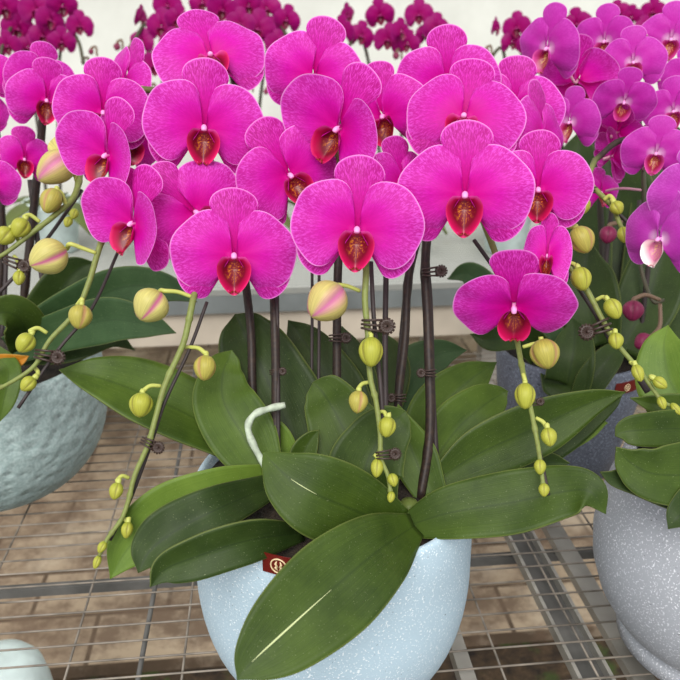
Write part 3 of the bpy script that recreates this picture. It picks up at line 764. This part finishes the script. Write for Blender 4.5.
leaf(E, [(560, 448, .745, 16), (585, 432, .745, 18), (600, 424, .745, 10), (608, 423, .745, 0)], 'leaf_light', .14)
# ------------------------------------------------------------------ neighbours
# left, in the teal pot
LZ = .16
G = thing('orchid_plant', (tb.x, tb.y, LZ), 'magenta orchid in the teal pot, cut off by the left edge', 'orchid'); crown(G, .02)
sG = spike(G, [(20, 335, 1.0), (28, 260, .98), (40, 150, .96)], [(44, 100, .94), (52, 84, .93), (66, 110, .89), (80, 150, .84), (76, 192, .80), (55, 215, .78), (33, 232, .77), (10, 250, .765), (-6, 260, .76)], .0052, .002)
sG2 = spike(G, [(-4, 335, 1.0), (2, 250, .98), (-2, 150, .95)], [(-14, 50, .94), (-18, 60, .93), (-16, 110, .91), (-12, 190, .88)], .0048, .002)
stake(G, [(82, 190, .82), (40, 248, .79), (-4, 296, .775)], .002)
clip(G, 12, 262, .765, 20, -20, 1)
stake(G, [(2, 340, .98), (6, 260, .98), (2, 200, .98)], .003); stake(G, [(48, 335, .99), (40, 260, .985), (30, 180, .98)], .0035)
for a in [(46, 100, 76, .86, 8, 0, -4), (40, 82, 72, .92, 15, 0, -10), (24, 159, 60, .90, 8, 0, 0), (-12, 182, 62, .84, 0, 0, 0), (-14, 74, 58, .9, 0, 0, 0), (-18, 112, 50, .92, 0, 0, 0)]: flower(G, sG2 if a[0] < 10 else sG, *a)
ob = bud(G, 56, 168, .80, 44, 34, 215, 'bud_blush', [(78, 186), (74, 172), (68, 158)], 100, 20, 'half-open pink and cream bud')
fan = fan_mesh('sepal', rot_poly(DORSAL, 0), (0, 0), sepal_depth, M['bud_big'], 1, 30, 8)
o = bpy.data.objects.new('sepal', fan); COL.objects.link(o); o.matrix_basis = WORLD[ob].inverted() @ face_matrix(68, 160, .795, -30, 20, 48, (.062, .07, .07)); o.parent = ob
bud(G, 51, 201, .775, 28, 22, 245, 'bud_tan', [(66, 205), (62, 194), (57, 190)], 200)
bud(G, 20, 228, .765, 22, 20, 240, 'bud', [(40, 222), (30, 215), (24, 217)], 30)
bud(G, 5, 236, .762, 20, 20, 230, 'bud', [(20, 244), (14, 230), (10, 228)]); bud(G, 19, 278, .76, 16, 12, 265, 'bud', [(14, 256), (18, 262), (19, 270)])
bud(G, 74, 214, .90, 12, 9, 250, 'bud'); bud(G, 68, 222, .90, 12, 9, 250, 'bud')
leaf(G, [(20, 345, .98, 40), (70, 312, .95, 44), (120, 288, .92, 42), (165, 288, .90, 30), (197, 302, .89, 0)], 'leaf_far', .14)
leaf(G, [(10, 350, .95, 30), (60, 332, .91, 40), (110, 320, .88, 46), (150, 325, .86, 26), (176, 333, .85, 0)], 'leaf_far', .12)
leaf(G, [(30, 345, .94, 40), (22, 322, .90, 42), (5, 312, .88, 34), (-20, 322, .87, 0)], 'leaf', .12)
leaf(G, [(30, 340, 1.0, 40), (55, 300, .99, 46), (75, 272, .99, 34), (95, 262, .99, 0)], 'leaf_dark', .12)
leaf(G, [(-10, 352, .90, 20), (8, 370, .86, 24), (4, 400, .85, 22), (-2, 424, .85, 0)], 'leaf_olive', .12)
leaf(G, [(-10, 360, .89, 10), (8, 362, .875, 16), (20, 360, .87, 12), (29, 356, .87, 0)], 'leaf_dead', .2)
leaf(G, [(25, 350, .96, 30), (70, 345, .95, 34), (110, 338, .96, 20), (135, 350, .97, 0)], 'leaf_dark', .2)

# right, behind: the slate pot's orchid
SZ = .155
Hh = thing('orchid_plant', (sb.x, sb.y, SZ), 'pink orchid with red buds rising from the slate pot', 'orchid'); crown(Hh, .02)
sH = spike(Hh, [(570, 340, 1.06), (600, 280, 1.05), (600, 200, 1.04), (598, 120, 1.02)], [(610, 50, .98), (618, 30, .96), (630, 70, .93), (640, 130, .90), (644, 200, .90), (640, 260, .92), (652, 300, .90), (664, 300, .90)], .0045, .002, 'stem_far')
sH2 = spike(Hh, [(560, 340, 1.05), (556, 260, 1.03), (560, 180, 1.0)], [(560, 60, .95), (556, 40, .93), (552, 50, .92)], .0045, .002, 'stem_far')
for a in [(549, 48, 78, .88, -42, 0, -8, 'pink'), (605, 41, 64, .96, -18, 0, -4, 'pink'), (633, 62, 64, .88, 4, 0, -2, 'pink'), (671, 39, 66, .95, 0, 0, -10, 'pink'), (624, 101, 62, .84, 0, -24, -14, 'pink'), (571, 122, 64, .86, -34, 0, -6, 'pink'), (656, 153, 68, .80, 0, -5, -12, 'pink'), (674, 111, 62, .86, -10, 0, 0, 'pink'), (690, 80, 62, .9, 0, 0, 0, 'pink'), (578, 80, 80, .90, 165, 0, 0, 'magenta'), (618, 132, 62, .87, 140, 20, 40, 'magenta'), (612, 156, 58, .88, 120, 10, 30, 'magenta'), (600, 192, 46, .92, 40, 0, 0, 'magenta')]:
    flower(Hh, sH if a[0] > 585 else sH2, *a)
bud(Hh, 608, 235, .90, 19, 17, 260, 'bud_red', [(622, 222), (612, 224)], pm='pedicel_brown'); bud(Hh, 633, 311, .86, 22, 21, 265, 'bud_red', [(660, 300), (646, 295), (636, 298)], pm='pedicel_brown'); bud(Hh, 643, 342, .86, 20, 18, 215, 'bud_red', [(660, 304), (660, 325), (654, 334)], pm='pedicel_brown')
for q in [[(600, 330, 1.02), (606, 260, 1.02), (614, 190, 1.0)], [(640, 340, 1.0), (648, 270, .98), (656, 200, .96)], [(632, 345, 1.03), (634, 280, 1.02), (640, 200, 1.0)]]: stake(Hh, q, .0034)
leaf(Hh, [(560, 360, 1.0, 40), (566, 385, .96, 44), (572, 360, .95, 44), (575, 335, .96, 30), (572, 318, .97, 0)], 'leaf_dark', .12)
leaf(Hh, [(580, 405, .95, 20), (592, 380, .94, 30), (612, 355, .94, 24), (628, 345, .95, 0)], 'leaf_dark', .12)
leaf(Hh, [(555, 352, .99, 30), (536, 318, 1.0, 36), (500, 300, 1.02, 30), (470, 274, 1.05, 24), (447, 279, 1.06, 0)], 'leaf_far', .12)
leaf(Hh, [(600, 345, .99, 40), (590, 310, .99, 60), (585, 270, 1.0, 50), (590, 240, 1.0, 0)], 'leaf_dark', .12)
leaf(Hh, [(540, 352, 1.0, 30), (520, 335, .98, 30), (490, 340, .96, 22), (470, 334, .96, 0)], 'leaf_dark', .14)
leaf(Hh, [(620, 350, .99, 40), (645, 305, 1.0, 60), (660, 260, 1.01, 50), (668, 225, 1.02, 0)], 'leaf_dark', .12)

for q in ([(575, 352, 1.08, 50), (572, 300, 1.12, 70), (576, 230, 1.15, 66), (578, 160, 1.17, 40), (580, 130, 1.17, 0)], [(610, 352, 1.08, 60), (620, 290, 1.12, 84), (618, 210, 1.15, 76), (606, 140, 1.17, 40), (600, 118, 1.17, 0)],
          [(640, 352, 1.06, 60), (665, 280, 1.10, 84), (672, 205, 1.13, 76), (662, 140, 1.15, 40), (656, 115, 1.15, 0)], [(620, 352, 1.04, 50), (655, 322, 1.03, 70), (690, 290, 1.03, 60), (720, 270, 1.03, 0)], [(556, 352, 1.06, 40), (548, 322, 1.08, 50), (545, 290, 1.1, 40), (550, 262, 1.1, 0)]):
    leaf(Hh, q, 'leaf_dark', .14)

# right edge: the grey pot's orchid
K = thing('orchid_plant', (gb.x, gb.y, .185), 'lilac orchid with a white lip in the grey pot, cut off by the right edge', 'orchid'); crown(K, .02)
sK = spike(K, [(735, 480, .72), (725, 380, .74), (715, 280, .74)], [(700, 150, .74), (690, 130, .735), (684, 180, .72), (676, 230, .71)], .0045, .002)
sK2 = spike(K, [(745, 470, .75), (720, 320, .79), (670, 160, .82), (625, 140, .82)], [(595, 160, .80), (588, 180, .78), (598, 192, .765), (612, 206, .755), (622, 228, .745), (636, 243, .735), (648, 253, .73)], .0035, .0018)
stake(K, [(592, 186, .775), (615, 210, .765), (654, 248, .745)], .002)
for a in [(661, 238, 92, .68, -36, -6, -12, 'lilac', 2), (700, 196, 100, .655, -10, 0, 4, 'lilac', 0)]: flower(K, sK, *a)
bud(K, 583, 206, .765, 19, 15, 265, 'bud', [(594, 186), (586, 190), (583, 198)]); bud(K, 617, 208, .745, 15, 14, 300, 'bud', [(604, 200), (610, 196), (614, 201)]); bud(K, 624, 235, .74, 18, 13, 280, 'bud'); bud(K, 637, 246, .73, 14, 9, 320, 'bud')
clip(K, 592, 190, .768, 12, 0, -1)
leaf(K, [(740, 440, .72, 40), (700, 420, .71, 60), (672, 385, .72, 66), (664, 350, .73, 44), (668, 325, .74, 0)], 'leaf_light', .12)
leaf(K, [(730, 440, .70, 30), (690, 408, .69, 24), (655, 404, .69, 18), (630, 398, .69, 0)], 'leaf', .12)
leaf(K, [(735, 450, .69, 30), (690, 430, .67, 38), (645, 430, .66, 34), (624, 432, .66, 24), (615, 436, .66, 0)], 'leaf', .10)
leaf(K, [(735, 470, .66, 40), (700, 474, .64, 66), (655, 474, .63, 56), (630, 462, .63, 36), (616, 447, .63, 0)], 'leaf', .10)
leaf(K, [(735, 490, .66, 40), (690, 492, .645, 44), (640, 480, .64, 34), (615, 478, .64, 18), (600, 472, .64, 0)], 'leaf_dark', .12)
leaf(K, [(720, 492, .65, 40), (700, 503, .63, 48), (680, 515, .62, 30), (668, 529, .62, 0)], 'leaf_dark', .12)

# ------------------------------------------------------------------ far orchids on the white bench
def far_plant(label, x0, flowers, buds, d, base_px):
    b = P(base_px, 205, d); b.z = 0
    pt = lathe('plant_pot', [(0, 0), (.05, 0), (.055, .004), (.075, .13), (.079, .135), (.079, .15), (.073, .15), (.07, .13), (.05, .02), (0, .02)], M['pot_white'], (b.x, b.y, 0))
    tag(pt, 'pale round pot on the white bench holding the ' + label[0], 'pot')
    pl = thing('orchid_plant', (b.x, b.y, .1), label[1], 'orchid')
    tops = []
    xs_ = sorted(f[0] for f in flowers); cx = sum(xs_) / len(xs_)
    for s, xx in ((-1, xs_[0] * .6 + cx * .4), (1, xs_[-1] * .6 + cx * .4)):
        ys = min(f[1] for f in flowers)
        q = [tuple(b + Vector((s * .015, 0, .03))), tuple(P((base_px + xx) / 2, 110, d + .02)), tuple(P(xx, ys + 22, d + .03)), tuple(P(xx + s * 14, ys + 34, d - .01)), tuple(P(xx + s * 20, ys + 58, d - .03))]
        pts = spline(q, 6); tube('flower_spike', [Vector(v) for v in pts], .005, M['stem_far'], pl, 6)
    for k in range(5):
        a = k * 1.26 + .4; u = Vector((math.cos(a), math.sin(a), 0)); bm = bmesh.new(); g = []
        for i in range(9):
            t = i / 8; c0 = b + Vector((0, 0, .12)) + u * .2 * t + Vector((0, 0, .12 * t - .16 * t * t)); w = .032 * math.sin(PI * (.12 + .88 * t)) ** .7; sd = Vector((-u.y, u.x, 0))
            g.append([bm.verts.new(c0 + sd * w * v + Vector((0, 0, .008 * abs(v) + e))) for v in (-1, 0, 1) for e in (0,)])
        for r0, r1 in zip(g, g[1:]):
            for j in range(2): bm.faces.new((r0[j], r0[j + 1], r1[j + 1], r1[j]))
        lo = finish(bm, 'leaf', M['leaf_dark'], pl); lm = lo.modifiers.new('thickness', 'SOLIDIFY'); lm.thickness = .003
    rn = random.Random(len(label[1]))
    for i, f in enumerate(flowers):
        far_flower(pl, f[0], f[1], f[2], d + rn.uniform(-.03, .03), f[3] if len(f) > 3 else rn.uniform(-25, 25), rn.uniform(-10, 6), rn.uniform(-15, 15), i % 3)
    for (x, y, s) in buds: bud(pl, x, y, d, s, s * .9, 260, 'bud_red', [(x + 6, y + 4), (x + 5, y - s * .8), (x + 1, y - s * .7)], pm='pedicel_brown', pr=1.0)
far_plant(('far left purple orchid', 'dark purple orchid on the white bench in the far left corner'), 30, [(5, 8, 34), (37, 10, 36), (18, 29, 34), (62, 6, 32), (80, 26, 28), (43, 36, 28), (62, 42, 28), (8, 46, 28), (50, 20, 30), (28, 48, 26)], [(91, 52, 6), (83, 62, 5)], 2.15, 52)
far_plant(('second purple orchid from the left', 'dark purple orchid on the white bench just left of the topmost magenta flower'), 150, [(141, 18, 24, 60), (168, 6, 32), (162, 27, 34), (142, 42, 26), (156, 66, 32), (172, 44, 30), (178, 20, 28)], [(117, 47, 8), (130, 51, 10), (143, 86, 7), (150, 90, 7)], 2.15, 150)
far_plant(('purple orchid right of the topmost flower', 'dark purple orchid on the white bench just right of the topmost magenta flower'), 250, [(203, 3, 30), (223, 10, 34), (248, 6, 32), (258, 29, 36), (240, 24, 30), (267, 9, 30), (287, 20, 28), (277, 44, 26), (272, 32, 28)], [(247, 88, 7), (268, 74, 6), (266, 92, 6)], 2.15, 245)
far_plant(('purple orchid in the middle', 'dark purple orchid on the white bench in the middle, with two flowers standing highest'), 390, [(347, 16, 24, 55), (342, 31, 28), (361, 36, 28), (380, 15, 30, 0), (388, 40, 30), (401, 32, 26, 40), (408, 44, 26), (419, 15, 30, 0), (436, 28, 28), (428, 34, 26)], [(396, 56, 8)], 2.15, 390)
far_plant(('purple orchid beside the pink one', 'dark purple orchid on the white bench seen left of the pink orchid'), 510, [(496, 28, 20, 65), (517, 28, 30), (512, 42, 24), (530, 44, 26)], [(486, 52, 7)], 2.15, 508)
far_plant(('purple orchid behind the pink one', 'dark purple orchid on the white bench showing only between the pink flowers'), 610, [(577, 24, 30), (583, 42, 30), (619, 13, 24), (632, 18, 24), (653, 12, 26), (645, 30, 26), (590, 60, 28), (560, 66, 28)], [], 2.1, 615)

# ------------------------------------------------------------------ view
sc.view_settings.view_transform = 'Standard'; sc.view_settings.look = 'None'; sc.view_settings.gamma = 1
sc.view_settings.use_curve_mapping = False; sc.view_settings.exposure = 0.0
